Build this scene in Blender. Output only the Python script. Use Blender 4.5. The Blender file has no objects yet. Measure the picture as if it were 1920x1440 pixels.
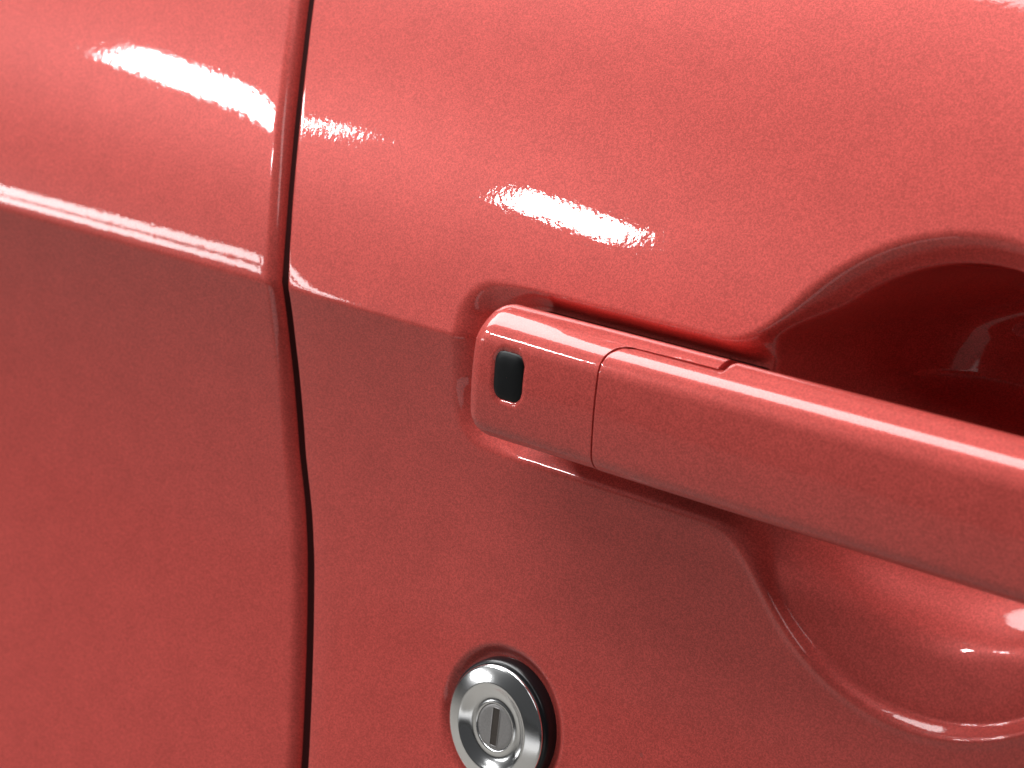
import bpy, bmesh, math
import numpy as np
from mathutils import Vector, Matrix

# ------------------------------------------------------------------ camera
# units: geometry is written in millimetres and scaled to metres by MM.
MM = 0.001
sc = bpy.context.scene
R_ = math.radians
AZ, EL, ROLL, DIST = R_(42), R_(14), R_(4), 460 * MM
d = Vector((math.sin(AZ) * math.cos(EL), -math.cos(AZ) * math.cos(EL), math.sin(EL)))
fwd = -d
rt = fwd.cross(Vector((0, 0, 1))).normalized()
up = rt.cross(fwd)
rt2 = math.cos(ROLL) * rt + math.sin(ROLL) * up
up2 = -math.sin(ROLL) * rt + math.cos(ROLL) * up
cam_d = bpy.data.cameras.new('camera')
cam = bpy.data.objects.new('camera', cam_d)
sc.collection.objects.link(cam)
M = Matrix((rt2, up2, d)).transposed().to_4x4()
M.translation = d * DIST
cam.matrix_world = M
cam_d.lens = 80
cam_d.sensor_width = 36
cam_d.clip_start = 0.01
cam_d.clip_end = 100
cam_d.dof.use_dof = True
cam_d.dof.focus_distance = 0.455
cam_d.dof.aperture_fstop = 28
sc.camera = cam

# ------------------------------------------------------------------ light
sc.view_settings.view_transform = 'Standard'
sc.view_settings.look = 'None'
sc.view_settings.gamma = 1
sc.view_settings.exposure = 0
w = bpy.data.worlds.new('World')
sc.world = w
w.use_nodes = True
bg = w.node_tree.nodes['Background']
bg.inputs['Color'].default_value = (0.95, 0.97, 1.0, 1)
bg.inputs['Strength'].default_value = 0.05


def area(name, loc, target, sx, sy, power, color=(1, 1, 1), along=None):
    L = bpy.data.lights.new(name, 'AREA')
    L.shape = 'RECTANGLE'
    L.size, L.size_y = sx, sy
    L.energy = power
    L.color = color
    o = bpy.data.objects.new(name, L)
    sc.collection.objects.link(o)
    z = (Vector(loc) - Vector(target)).normalized()
    x = Vector(along) if along is not None else Vector((1, 0, 0))
    x = (x - z * x.dot(z)).normalized()
    y = z.cross(x)
    m = Matrix((x, y, z)).transposed().to_4x4()
    m.translation = Vector(loc)
    o.matrix_world = m
    return o


def tube(name, p1, p2, width, radiance, color=(1, 1, 1)):
    """a fluorescent ceiling fitting between two points, facing the car"""
    p1, p2 = Vector(p1), Vector(p2)
    ln = (p2 - p1).length
    area(name, (p1 + p2) / 2, (0, 0, 0), ln, width, radiance * math.pi * ln * width, color, p2 - p1)


# soft ceiling panel above and in front of the car, and the tube fittings beyond
area('ceiling_panel', (-0.98, -0.40, 1.9), (0, 0, 0), 2.8, 0.84, 78)
# added low fill that brightens the lock bezel; no real fitting
area('bezel_fill', (0.15, -1.9, -0.64), (0, 0, -0.07), 1.6, 0.3, 1.1)
#TUBES
tube('tube_lamp', (-3.065, -1.79, 1.5), (-2.80, -2.19, 1.5), 0.13, 105)
tube('tube_lamp', (-2.595, -2.475, 1.5), (-2.43, -2.67, 1.5), 0.125, 100)
tube('tube_lamp', (-10.2, -6.6, 0.52), (-7.3, -6.3, 0.52), 0.3, 14)
tube('tube_lamp', (-10.2, -6.6, 0.93), (-7.3, -6.3, 0.93), 0.34, 14)
tube('tube_lamp', (0.6, -1.5, 2.2), (2.2, -1.5, 2.2), 0.4, 3.6)
#ENDTUBES

# ------------------------------------------------------------------ surface functions
#GEO
ZC = 6.7


def _tilt(z):
    """lean of the bodyside in degrees at height z: up-facing above the crease"""
    upp = 14.5 + (z - ZC) * 0.24
    dn = -9.0 + 24.0 * (1 - np.exp(-np.maximum(ZC - z, 0) / 70.0))
    k = 1 / (1 + np.exp(-np.clip((z - ZC) / 0.26, -40, 40)))
    return np.radians(np.clip(k * upp + (1 - k) * dn, -12, 44))


_zz = np.arange(-320, 220, 0.05)
_hh = -np.cumsum(np.tan(_tilt(_zz))) * 0.05
_hh -= np.interp(ZC, _zz, _hh)


def h0(z):
    return np.interp(z, _zz, _hh)


def soft_crease(z):
    """the crease is rolled more softly on the quarter panel"""
    return 0.84 * (1 - np.exp(-np.maximum(z - ZC, 0) / 8.0))


def sstep(t):
    t = np.clip(t, 0, 1)
    return t * t * (3 - 2 * t)


_gz = np.array([-320, -170, -98.5, -80.3, -65.2, -53.5, -43, -31.5, -19.8, -5.5, 6.1, 18.9, 33.3, 45.5, 55.6, 67, 120, 220.])
_gx = np.array([-24, -41, -52.2, -55.4, -58.0, -60.0, -62.3, -65.6, -67.6, -69.9, -71.2, -74.7, -79.4, -83.9, -88.0, -93.2, -117, -160.])
_gs = np.arange(-320, 220, 0.5)
_gv = np.interp(_gs, _gz, _gx)
_ker = np.exp(-0.5 * (np.arange(-20, 21) / 4.5) ** 2)
_ker /= _ker.sum()
_gv = np.convolve(np.pad(_gv, 20, mode='edge'), _ker, mode='valid')


def gapx(z):
    return np.interp(z, _gs, _gv)


LOCK = (4.2, -72.6)
BOWL = (98.6, 1.2, 43.4)


def rrect(x, z, x0, x1, z0, z1, r):
    qx = np.abs(x - (x0 + x1) / 2) - (x1 - x0) / 2 + r
    qz = np.abs(z - (z0 + z1) / 2) - (z1 - z0) / 2 + r
    return np.hypot(np.maximum(qx, 0), np.maximum(qz, 0)) + np.minimum(np.maximum(qx, qz), 0) - r


def smin(a, b, k):
    hh = np.clip(0.5 + 0.5 * (b - a) / k, 0, 1)
    return b * (1 - hh) + a * hh - k * hh * (1 - hh)


def softp(t, k):
    return k * np.logaddexp(0, t / k)


def door_h(x, z):
    base = h0(z) + 0.15 * np.sin(x / 70.0)
    u = x - gapx(z)
    base = base - 0.0009 * softp(x - 40, 8.0) * softp(z - 42, 6.0)
    base = base + soft_crease(z) * np.exp(-np.maximum(u, 0) / 8.0)
    base = base - 0.55 * np.exp(-np.maximum(u, 0) / 6.0)
    dch = rrect(x, z, -18, 190, -16.6, 19.6, 9)
    dbo = np.hypot(x - BOWL[0], z - BOWL[1]) - BOWL[2] - 2.6 * sstep((z - 6) / 18)
    dd = -smin(dch, dbo, 9.0)
    wl = 12 + (5.0 - 12) * sstep((x + 15) / 17)
    kc = sstep((-z - 2) / 8) * sstep((68 - x) / 12)
    wl = wl + 0.4 * kc * sstep((x + 15) / 17)
    kb = sstep((-z - 13) / 13) * sstep((x - 52) / 8)
    ku = sstep((z - 20) / 10)
    wl = wl * (1 - kb) + 2.4 * kb + 4.0 * ku
    A = 3.2 + softp(base + 8 - 3.2, 0.8)
    A = A * (1 - kc) + 3.0 * kc
    A = A * (1 - kb) + 2.2 * kb + 2.4 * ku
    rim = A * sstep(dd / wl) - 0.28 * kb * np.exp(-((dd + 0.3) / 0.9) ** 2)
    off = 2.0 + 4.5 * ku
    r = np.clip((dbo + off) / (BOWL[2] - off) + 1, 0, 1.5)
    vz = np.clip((z - BOWL[1]) / BOWL[2], -1, 1)
    rr = np.maximum(dbo + BOWL[2], 0)
    low = 0.25 * (42 - rr) + 0.37 * (softp(29.5 - rr, 0.9) - softp(22.0 - rr, 2.2))
    high = 44.0 * (1 - np.minimum(r, 1) ** 7)
    k = sstep((vz + 0.2) / 0.45)
    dish = np.where(r < 1, low * (1 - k) + high * k, 0)
    dish = softp(dish - 0.6, 0.6) - softp(np.array(-0.6), 0.6)
    rl = np.hypot(x - LOCK[0], z - LOCK[1])
    dip = 1.6 * sstep((17.4 - rl) / 3.0)
    return base - rim - dish - dip


def quarter_h(x, z):
    u = gapx(z) - x
    return h0(z) + soft_crease(z) + 0.15 * np.sin(x / 70.0) - 0.30 * np.exp(-np.maximum(u, 0) / 4.5)
#ENDGEO

# ------------------------------------------------------------------ helpers
def smooth_obj(name, verts, faces, mat, parent, sm=True):
    me = bpy.data.meshes.new(name)
    verts = np.asarray(verts, dtype=np.float64) * MM
    faces = np.asarray(faces, dtype=np.int32)
    me.vertices.add(len(verts))
    me.vertices.foreach_set('co', verts.ravel())
    n = faces.shape[1]
    me.loops.add(faces.size)
    me.loops.foreach_set('vertex_index', faces.ravel())
    me.polygons.add(len(faces))
    me.polygons.foreach_set('loop_start', np.arange(0, faces.size, n))
    me.update()
    me.validate()
    if sm:
        me.polygons.foreach_set('use_smooth', np.ones(len(me.polygons), dtype=bool))
    me.materials.append(mat)
    o = bpy.data.objects.new(name, me)
    sc.collection.objects.link(o)
    o.parent = parent
    return o


def grid_faces(nr, nc, wrap=False):
    i = np.arange(nr - 1)[:, None]
    j = np.arange(nc if wrap else nc - 1)[None, :]
    j2 = (j + 1) % nc
    a = i * nc + j
    b = i * nc + j2
    c = (i + 1) * nc + j2
    e = (i + 1) * nc + j
    return np.stack([a, b, c, e], -1).reshape(-1, 4)


def lathe(name, prof, mat, parent, centre, n=128):
    """profile of (radius, outward) pairs turned about the door normal"""
    prof = np.array(prof, float)
    th = np.linspace(0, 2 * np.pi, n, endpoint=False)
    x = centre[0] + prof[:, :1] * np.cos(th)[None]
    z = centre[2] + prof[:, :1] * np.sin(th)[None]
    y = centre[1] - np.repeat(prof[:, 1:], n, 1)
    f = grid_faces(len(prof), n, True)
    return smooth_obj(name, np.stack([x, y, z], -1).reshape(-1, 3), f, mat, parent)


def round_poly(pts, radii, step=0.35):
    """polygon with filleted corners, resampled evenly"""
    out = []
    n = len(pts)
    P = [np.array(p, float) for p in pts]
    for i in range(n):
        a, b, c = P[i - 1], P[i], P[(i + 1) % n]
        u = (a - b) / np.linalg.norm(a - b)
        v = (c - b) / np.linalg.norm(c - b)
        ang = math.acos(np.clip(u @ v, -1, 1))
        t = radii[i] / math.tan(ang / 2)
        cen = b + (u + v) / np.linalg.norm(u + v) * radii[i] / math.sin(ang / 2)
        p0, p1 = b + u * t, b + v * t
        a0 = math.atan2(*(p0 - cen)[::-1])
        a1 = math.atan2(*(p1 - cen)[::-1])
        da = (a1 - a0 + math.pi) % (2 * math.pi) - math.pi
        for k in np.linspace(0, 1, 24):
            out.append(cen + radii[i] * np.array([math.cos(a0 + da * k), math.sin(a0 + da * k)]))
    out = np.array(out)
    cl = np.vstack([out, out[:1]])
    s = np.r_[0, np.cumsum(np.linalg.norm(np.diff(cl, axis=0), axis=1))]
    m = int(s[-1] / step)
    q = np.linspace(0, s[-1], m, endpoint=False)
    return np.stack([np.interp(q, s, cl[:, 0]), np.interp(q, s, cl[:, 1])], 1)


# ------------------------------------------------------------------ materials
def new_mat(name):
    m = bpy.data.materials.new(name)
    m.use_nodes = True
    nt = m.node_tree
    return m, nt, nt.nodes['Principled BSDF']


def paint_material():
    m, nt, p = new_mat('coral_car_paint')
    N = nt.nodes.new
    tc = N('ShaderNodeTexCoord')
    # metal flake in the colour coat
    fl = N('ShaderNodeTexVoronoi')
    fl.inputs['Scale'].default_value = 4200
    sp = N('ShaderNodeSeparateColor')
    nt.links.new(fl.outputs['Color'], sp.inputs[0])
    nt.links.new(tc.outputs['Object'], fl.inputs['Vector'])
    cl = N('ShaderNodeTexNoise')
    cl.inputs['Scale'].default_value = 120
    cl.inputs['Detail'].default_value = 3
    nt.links.new(tc.outputs['Object'], cl.inputs['Vector'])
    r1 = N('ShaderNodeMapRange')
    r1.inputs['To Min'].default_value = 0.78
    r1.inputs['To Max'].default_value = 1.22
    nt.links.new(sp.outputs[0], r1.inputs['Value'])
    r2 = N('ShaderNodeMapRange')
    r2.inputs['From Min'].default_value = 0.3
    r2.inputs['From Max'].default_value = 0.7
    r2.inputs['To Min'].default_value = 0.96
    r2.inputs['To Max'].default_value = 1.04
    nt.links.new(cl.outputs['Fac'], r2.inputs['Value'])
    mu = N('ShaderNodeMath')
    mu.operation = 'MULTIPLY'
    nt.links.new(r1.outputs[0], mu.inputs[0])
    nt.links.new(r2.outputs[0], mu.inputs[1])
    vm = N('ShaderNodeVectorMath')
    vm.operation = 'SCALE'
    vm.inputs[0].default_value = (0.60, 0.088, 0.074)
    nt.links.new(mu.outputs[0], vm.inputs['Scale'])
    nt.links.new(vm.outputs[0], p.inputs['Base Color'])
    p.inputs['Metallic'].default_value = 0.12
    p.inputs['Specular IOR Level'].default_value = 0.14
    p.inputs['Roughness'].default_value = 0.36
    p.inputs['Coat Weight'].default_value = 1
    p.inputs['Coat Roughness'].default_value = 0.02
    p.inputs['Coat IOR'].default_value = 1.43
    # a few specks of dust
    du = N('ShaderNodeTexVoronoi')
    du.inputs['Scale'].default_value = 110
    nt.links.new(tc.outputs['Object'], du.inputs['Vector'])
    sd = N('ShaderNodeSeparateColor')
    nt.links.new(du.outputs['Color'], sd.inputs[0])
    m1 = N('ShaderNodeMath')
    m1.operation = 'LESS_THAN'
    m1.inputs[1].default_value = 0.05
    nt.links.new(du.outputs['Distance'], m1.inputs[0])
    m2 = N('ShaderNodeMath')
    m2.operation = 'GREATER_THAN'
    m2.inputs[1].default_value = 0.93
    nt.links.new(sd.outputs[1], m2.inputs[0])
    m3 = N('ShaderNodeMath')
    m3.operation = 'MULTIPLY'
    nt.links.new(m1.outputs[0], m3.inputs[0])
    nt.links.new(m2.outputs[0], m3.inputs[1])
    m4 = N('ShaderNodeMath')
    m4.operation = 'MULTIPLY'
    m4.inputs[1].default_value = 0.35
    nt.links.new(m3.outputs[0], m4.inputs[0])
    mx = N('ShaderNodeMix')
    mx.data_type = 'RGBA'
    mx.inputs[7].default_value = (0.16, 0.10, 0.09, 1)
    nt.links.new(m4.outputs[0], mx.inputs[0])
    nt.links.new(vm.outputs[0], mx.inputs[6])
    nt.links.new(mx.outputs[2], p.inputs['Base Color'])
    # orange peel in the clear coat
    op = N('ShaderNodeTexNoise')
    op.inputs['Scale'].default_value = 750
    op.inputs['Detail'].default_value = 2.5
    op.inputs['Roughness'].default_value = 0.55
    nt.links.new(tc.outputs['Object'], op.inputs['Vector'])
    b = N('ShaderNodeBump')
    b.inputs['Strength'].default_value = 1.0
    b.inputs['Distance'].default_value = 0.000010
    nt.links.new(op.outputs['Fac'], b.inputs['Height'])
    nt.links.new(b.outputs[0], p.inputs['Coat Normal'])
    return m


def plain(name, col, rough, metal=0.0, bump=0.0, scale=900, var=0.0):
    m, nt, p = new_mat(name)
    p.inputs['Base Color'].default_value = (*col, 1)
    p.inputs['Roughness'].default_value = rough
    p.inputs['Metallic'].default_value = metal
    N = nt.nodes.new
    tc = N('ShaderNodeTexCoord')
    n = N('ShaderNodeTexNoise')
    n.inputs['Scale'].default_value = scale
    n.inputs['Detail'].default_value = 3
    nt.links.new(tc.outputs['Object'], n.inputs['Vector'])
    if bump:
        b = N('ShaderNodeBump')
        b.inputs['Distance'].default_value = bump
        nt.links.new(n.outputs['Fac'], b.inputs['Height'])
        nt.links.new(b.outputs[0], p.inputs['Normal'])
    if var:
        r = N('ShaderNodeMapRange')
        r.inputs['To Min'].default_value = 1 - var
        r.inputs['To Max'].default_value = 1 + var
        nt.links.new(n.outputs['Fac'], r.inputs['Value'])
        v = N('ShaderNodeVectorMath')
        v.operation = 'SCALE'
        v.inputs[0].default_value = col
        nt.links.new(r.outputs[0], v.inputs['Scale'])
        nt.links.new(v.outputs[0], p.inputs['Base Color'])
    return m


PAINT = paint_material()
def low_spec(m, v):
    m.node_tree.nodes['Principled BSDF'].inputs['Specular IOR Level'].default_value = v
    return m


GASKET_SHADE = low_spec(plain('gasket_gap_shade', (0.045, 0.010, 0.010), 0.75, bump=0.00002), 0.12)  # gasket rubber; its maroon tone also stands for shade in the shut line
BUTTON = low_spec(plain('black_soft_plastic', (0.006, 0.0065, 0.0075), 0.42, bump=0.000012, scale=1500), 0.22)
BLACKPL = plain('gloss_black_plastic', (0.008, 0.008, 0.010), 0.28)
CHROME = plain('polished_chrome', (0.95, 0.95, 0.95), 0.17, 1.0, bump=0.000006, scale=700)
SATIN = plain('satin_metal', (0.40, 0.385, 0.38), 0.42, 0.6, bump=0.00002, scale=2600, var=0.25)
DARKMET = plain('dark_brass_metal', (0.10, 0.085, 0.075), 0.5, 0.6, bump=0.00002, scale=2600, var=0.3)
ASPHALT = low_spec(plain('dark_floor', (0.05, 0.05, 0.05), 0.9, scale=6, var=0.2), 0.05)
CONCRETE = low_spec(plain('pale_concrete', (0.36, 0.345, 0.32), 0.9, scale=6, var=0.12), 0.05)

# ------------------------------------------------------------------ ground
gm = bpy.data.meshes.new('ground')
S = 12
gm.from_pydata([(-S, -S, -0.86), (S, -S, -0.86), (S, S, -0.86), (-S, S, -0.86)], [], [(0, 1, 2, 3)])
gm.materials.append(ASPHALT)
go = bpy.data.objects.new('ground', gm)
sc.collection.objects.link(go)
go['kind'] = 'structure'
# unseen pale slab, added so its far edge reflects in the lower panels
pm = bpy.data.meshes.new('reflection_slab')
pm.from_pydata([(-6, -2.75, -0.856), (6, -2.75, -0.856), (6, 2.5, -0.856), (-6, 2.5, -0.856)], [], [(0, 1, 2, 3)])
pm.materials.append(CONCRETE)
po = bpy.data.objects.new('reflection_slab', pm)
sc.collection.objects.link(po)
po['kind'] = 'structure'

# ------------------------------------------------------------------ the car
car = bpy.data.objects.new('car', None)
sc.collection.objects.link(car)
car['label'] = 'glossy coral red car seen close up at its door handle and lock'
car['category'] = 'car'

zs = np.r_[np.arange(-210, -150, 2.0), np.arange(-150, 100, 0.4), np.arange(100, 170, 2.0)]


def panel(name, sgn, half, rad, us, hfun):
    """body panel whose edge along the shut line is rolled inward.
    sgn +1: panel to the +x side of the gap; us: distances from the start of the roll"""
    g = gapx(zs)[:, None]
    # flat part
    U = us[None, :]
    x = g + sgn * (half + rad + U)
    z = np.repeat(zs[:, None], len(us), 1)
    y = -hfun(x, z)
    # the rolled edge: quarter circle, then a flange going inward
    th = np.linspace(0, np.pi / 2, 12)[1:]
    xe = g + sgn * (half + rad)
    ye = -hfun(xe, zs[:, None])
    sl = -(hfun(xe + sgn * 0.2, zs[:, None]) - hfun(xe, zs[:, None])) / 0.2
    rx = xe - sgn * rad * np.sin(th)[None]
    ry = ye + rad * (1 - np.cos(th))[None] - (sl * rad * np.sin(th)[None]) * np.cos(th)[None]
    fx = np.repeat(rx[:, -1:], 3, 1)
    fy = ry[:, -1:] + np.array([1.5, 5, 14])[None]
    X = np.concatenate([fx[:, ::-1], rx[:, ::-1], x], 1)
    Y = np.concatenate([fy[:, ::-1], ry[:, ::-1], y], 1)
    Z = np.repeat(zs[:, None], X.shape[1], 1)
    f = grid_faces(*X.shape)
    if sgn < 0:
        f = f[:, ::-1]
    return smooth_obj(name, np.stack([X, Y, Z], -1).reshape(-1, 3), f, PAINT, car)


us_d = np.r_[np.arange(0, 214, 0.4), np.arange(214, 330, 3.0)]
us_q = np.r_[np.arange(0, 130, 0.5), np.arange(130, 260, 3.0)]
door = panel('door_panel', 1, 2.1, 1.0, us_d, door_h)
quarter = panel('quarter_panel', -1, 2.1, 2.9, us_q, quarter_h)

# dark strip laid in the shut line to stand for its shade
sz = np.arange(-205, 165, 2.0)
gx = gapx(sz)[:, None]
hy = -h0(sz)[:, None]
X = gx + np.array([-2.3, -2.05, -1.4, 0.6, 2.3])[None]
Y = hy + np.array([2.5, 2.9, 3.6, 4.7, 6.5])[None]
Z = np.repeat(sz[:, None], 5, 1)
smooth_obj('gap_shade_strip', np.stack([X, Y, Z], -1).reshape(-1, 3), grid_faces(*X.shape), GASKET_SHADE, car)

# ------------------------------------------------------------------ door handle
SEAM = 8.0            # how far out the seam between base ledge and grip runs
GAP = 0.45
XL, XD, XE = 0.5, 33.2, 57.5
RC = 4.6
BX, BZ = 11.0, 5.6       # button centre
Z0, Z1 = -6.8, 16.4


def bulge(P):
    P = P.copy()
    P[:, 0] += np.where(P[:, 0] > 6, 0.6 * np.clip(1 - ((P[:, 1] - 3.5) / 10.5) ** 2, 0, 1), 0)
    return P


def arc_len(P):
    return np.r_[0, np.cumsum(np.linalg.norm(np.diff(P, axis=0), axis=1))]


def corner(t):
    t = np.clip(t, 0, RC)
    return RC - np.sqrt(np.maximum(RC ** 2 - (RC - t) ** 2, 0))


handle = bpy.data.objects.new('door_handle', None)
sc.collection.objects.link(handle)
handle.parent = car


def shell(o, th=1.6, bev=0.3):
    s = o.modifiers.new('solid', 'SOLIDIFY')
    s.thickness = th * MM
    s.offset = -1
    b = o.modifiers.new('bevel', 'BEVEL')
    b.width = bev * MM
    b.segments = 3
    b.limit_method = 'ANGLE'
    b.angle_limit = R_(50)


# base: (outward, height) section, open at the right end where the grip meets it
sec = bulge(round_poly([(11.6, Z0), (11.3, 13.0), (7.4, 16.4), (5.4, Z1), (-9.5, 12.0), (-9.5, -5.0), (4, Z0 + 0.3)], [2.2, 5.0, 4.2, 0.5, 1.0, 1.0, 1.0], 0.3))
ns = len(sec)
sec2 = bulge(round_poly([(11.6, Z0), (11.4, 13.2), (6.4, 16.2), (5.4, Z1), (-9.5, 12.0), (-9.5, -5.0), (4, Z0 + 0.3)], [2.2, 4.6, 3.6, 0.3, 1.0, 1.0, 1.0], 0.05))


def seam_index(P):
    return min([k for k in range(len(P)) if P[k, 1] > Z1 - 2.5 and P[k, 0] > 2], key=lambda k: abs(P[k, 0] - SEAM))


k_seam = seam_index(sec)
_a1, _a2 = arc_len(sec), arc_len(sec2)
_m = np.interp(_a1, [0, _a1[k_seam], _a1[-1]], [0, _a2[seam_index(sec2)], _a2[-1]])
sec2 = np.stack([np.interp(_m, _a2, sec2[:, 0]), np.interp(_m, _a2, sec2[:, 1])], 1)
ds = arc_len(sec)
xend = np.zeros(ns)
for k in range(ns):
    if k > k_seam and sec[k, 1] > 7:
        xend[k] = XE
    elif k > k_seam:
        xend[k] = XD
    else:
        xend[k] = XD + corner(ds[k_seam] - ds[k])
tt = np.r_[np.linspace(0, 1, 28) ** 2 * 0.14, np.linspace(0.14, 1, 170)[1:]]
verts = []
for t in tt:
    x = XL + (xend - XL) * t
    dx = x - XL
    fz = 4.5 - np.sqrt(np.maximum(4.5 ** 2 - (4.5 - np.clip(dx, 0, 4.5)) ** 2, 0))
    fo = 3.0 - np.sqrt(np.maximum(3.0 ** 2 - (3.0 - np.clip(dx, 0, 3.0)) ** 2, 0))
    kx = sstep((x - 4) / 30)[:, None]
    sq = sec * (1 - kx) + sec2 * kx
    o = sq[:, 0] - fo * np.clip(sq[:, 0] / 8, 0, 1)
    z = 5.0 + (sq[:, 1] - 5.0) * (1 - fz / 11.8)
    # pocket round the button
    db = rrect(x, z, BX - 4.35, BX + 4.35, BZ - 5.3, BZ + 5.3, 3.0)
    o = np.where(o > 7, o - 0.8 * sstep(-db / 0.5 + 0.4), o)
    verts.append(np.stack([x, -o, z], 1))
verts = np.array(verts)
caps = []
for s_ in (0.01, 0.3, 0.7, 0.92):
    c = np.array([XL, 1.0, 5.0])
    caps.append(c + (verts[0] - c) * s_ - np.array([0.15 * (1 - s_), 0, 0]))
verts = np.concatenate([np.array(caps), verts])
hb = smooth_obj('handle_base', verts.reshape(-1, 3), grid_faces(*verts.shape[:2], True), PAINT, handle)

# grip
gxs = np.r_[np.linspace(0, 8, 22), np.linspace(8, 22, 30)[1:], np.linspace(22, 32, 50)[1:], np.linspace(32, 50, 36)[1:], np.linspace(50, 155, 90)[1:]]
GB = 5.0
GL0 = (11.6, Z0)
gl = bulge(round_poly([GL0, (11.4, 13.2), (6.4, 16.2), (GB, Z1), (GB, Z0)], [2.2, 4.6, 3.0, 0.6, 2.2], 0.3))
ng = len(gl)
dsg = arc_len(gl)
SG = SEAM + GAP
ktop = min([k for k in range(ng) if gl[k, 1] > Z1 - 2.5], key=lambda k: abs(gl[k, 0] - SG))
idx = np.arange(ng)
t = dsg[ktop] - dsg
t = np.where(idx <= ktop, t, np.where(gl[:, 1] > 5, 0, 99))
off = corner(np.minimum(np.maximum(t, 0), RC))
verts = []
for gx_ in gxs:
    xs = XD + GAP + gx_
    back = SG + (GB - SG) * sstep((xs - XE - 0.3) / 1.6)
    o = np.where(gl[:, 0] < SG, back + (gl[:, 0] - GB) * (SG - back) / (SG - GB), gl[:, 0])
    # behind the seam the grip turns down into the joint until the ledge ends
    fdn = 1 - sstep((xs - XE - 0.3) / 1.4)
    zc = gl[ktop, 1] - 2.0 * np.clip((dsg - dsg[ktop]) / 2.0, 0, 1)
    zz_ = np.where((idx > ktop) & (gl[:, 1] > 9), gl[:, 1] * (1 - fdn) + np.minimum(zc, gl[:, 1]) * fdn, gl[:, 1])
    x = xs + off * max(0, 1 - gx_ / 30)
    bend = np.clip((x - 145) / 44, 0, 1) ** 2 * 20
    verts.append(np.stack([x, -(o - bend), zz_], 1))
verts = np.array(verts)
hg = smooth_obj('handle_grip', verts.reshape(-1, 3), grid_faces(*verts.shape[:2], True), PAINT, handle)
shell(hb)
shell(hg)

# black gasket between the base and the door skin, seen under the ledge
vv = []
gsx = np.linspace(2, XE - 0.6, 60)
gp = round_poly([(5.0, 16.2), (5.0, 17.0), (-9, 14.5), (-9, 12)], [0.2, 0.2, 0.5, 0.5], 0.6)
gv = np.array([np.stack([np.full(len(gp), q), -gp[:, 0], gp[:, 1] - 0.2], 1) for q in gsx])
smooth_obj('handle_gasket', gv.reshape(-1, 3), grid_faces(*gv.shape[:2], True), GASKET_SHADE, handle)

# keyless entry button: rounded black pad
nb = 72
th = np.linspace(0, 2 * np.pi, nb, endpoint=False)
rings = []
for s_, oo in [(1, -2.2), (1, 0.3), (0.985, 0.85), (0.94, 1.3), (0.86, 1.6), (0.72, 1.78), (0.5, 1.88), (0.25, 1.92), (0.01, 1.93)]:
    cx = np.sign(np.cos(th)) * np.abs(np.cos(th)) ** 0.5 * 4.2 * s_
    cz = np.sign(np.sin(th)) * np.abs(np.sin(th)) ** 0.5 * 5.15 * s_
    rings.append(np.stack([BX + cx, np.full(nb, -(11.95 + oo)), BZ + cz], 1))
rings = np.array(rings)
smooth_obj('lock_button', rings.reshape(-1, 3), grid_faces(len(rings), nb, True), BUTTON, handle)

# ------------------------------------------------------------------ key lock
lock = bpy.data.objects.new('door_lock', None)
sc.collection.objects.link(lock)
lock.parent = car
lock.location = (LOCK[0] * MM, (1.9 - float(h0(LOCK[1]))) * MM, LOCK[1] * MM)      # on the door skin
lock.rotation_euler = (R_(-4), 0, 0)                # the skin leans back here
LC = (0.0, 0.0, 0.0)
lathe('lock_ring', [(14.3, -4), (14.3, -0.6), (14.15, 0.8), (13.9, 2.4), (13.6, 2.85), (13.2, 3.0), (12.0, 2.8)], BLACKPL, lock, LC)
prof = [(12.2, 0.5), (13.0, 2.6), (13.06, 3.3), (13.0, 3.55), (12.85, 3.7)]
for k in np.linspace(0, 1, 16):
    prof.append((12.7 - 3.3 * k, 3.8 + 1.25 * k - 0.25 * k * k))
prof += [(9.2, 4.75), (8.9, 4.62), (8.5, 4.4), (8.1, 4.15)]
for k in np.linspace(0, 1, 14):
    r = 7.9 - 2.6 * k
    prof.append((r, 4.05 - 0.55 * math.sin(math.pi * k * 0.75)))
prof += [(5.1, 3.62), (4.98, 3.55), (4.92, 3.3), (4.92, 1)]
lathe('lock_bezel', prof, CHROME, lock, LC)
lathe('key_barrel', [(4.84, 0.5), (4.84, 3.3), (4.80, 3.42), (4.7, 3.48), (4.0, 3.5), (2.5, 3.5), (0.01, 3.5)], SATIN, lock, LC, 96)
# key slot: a shallow framed groove on the barrel
sx, szh, rot = 0.95, 4.05, R_(0.5)
def slot_pts(a, b, o):
    q = []
    for X_, Z_ in ((-a, -b), (a, -b), (a, b), (-a, b)):
        q.append((LC[0] + X_ * math.cos(rot) - Z_ * math.sin(rot), LC[1] - o, LC[2] + X_ * math.sin(rot) + Z_ * math.cos(rot)))
    return q
vv = slot_pts(1.12, 4.2, 3.49) + slot_pts(1.08, 4.16, 3.62) + slot_pts(0.96, 4.04, 3.62) + slot_pts(0.92, 4.0, 3.52)
ff = []
for k in range(3):
    for j in range(4):
        ff.append((k * 4 + j, k * 4 + (j + 1) % 4, (k + 1) * 4 + (j + 1) % 4, (k + 1) * 4 + j))
smooth_obj('slot_rim', vv, ff, SATIN, lock, False)
smooth_obj('key_slot', slot_pts(0.93, 4.01, 3.515), [(0, 1, 2, 3)], DARKMET, lock, False)
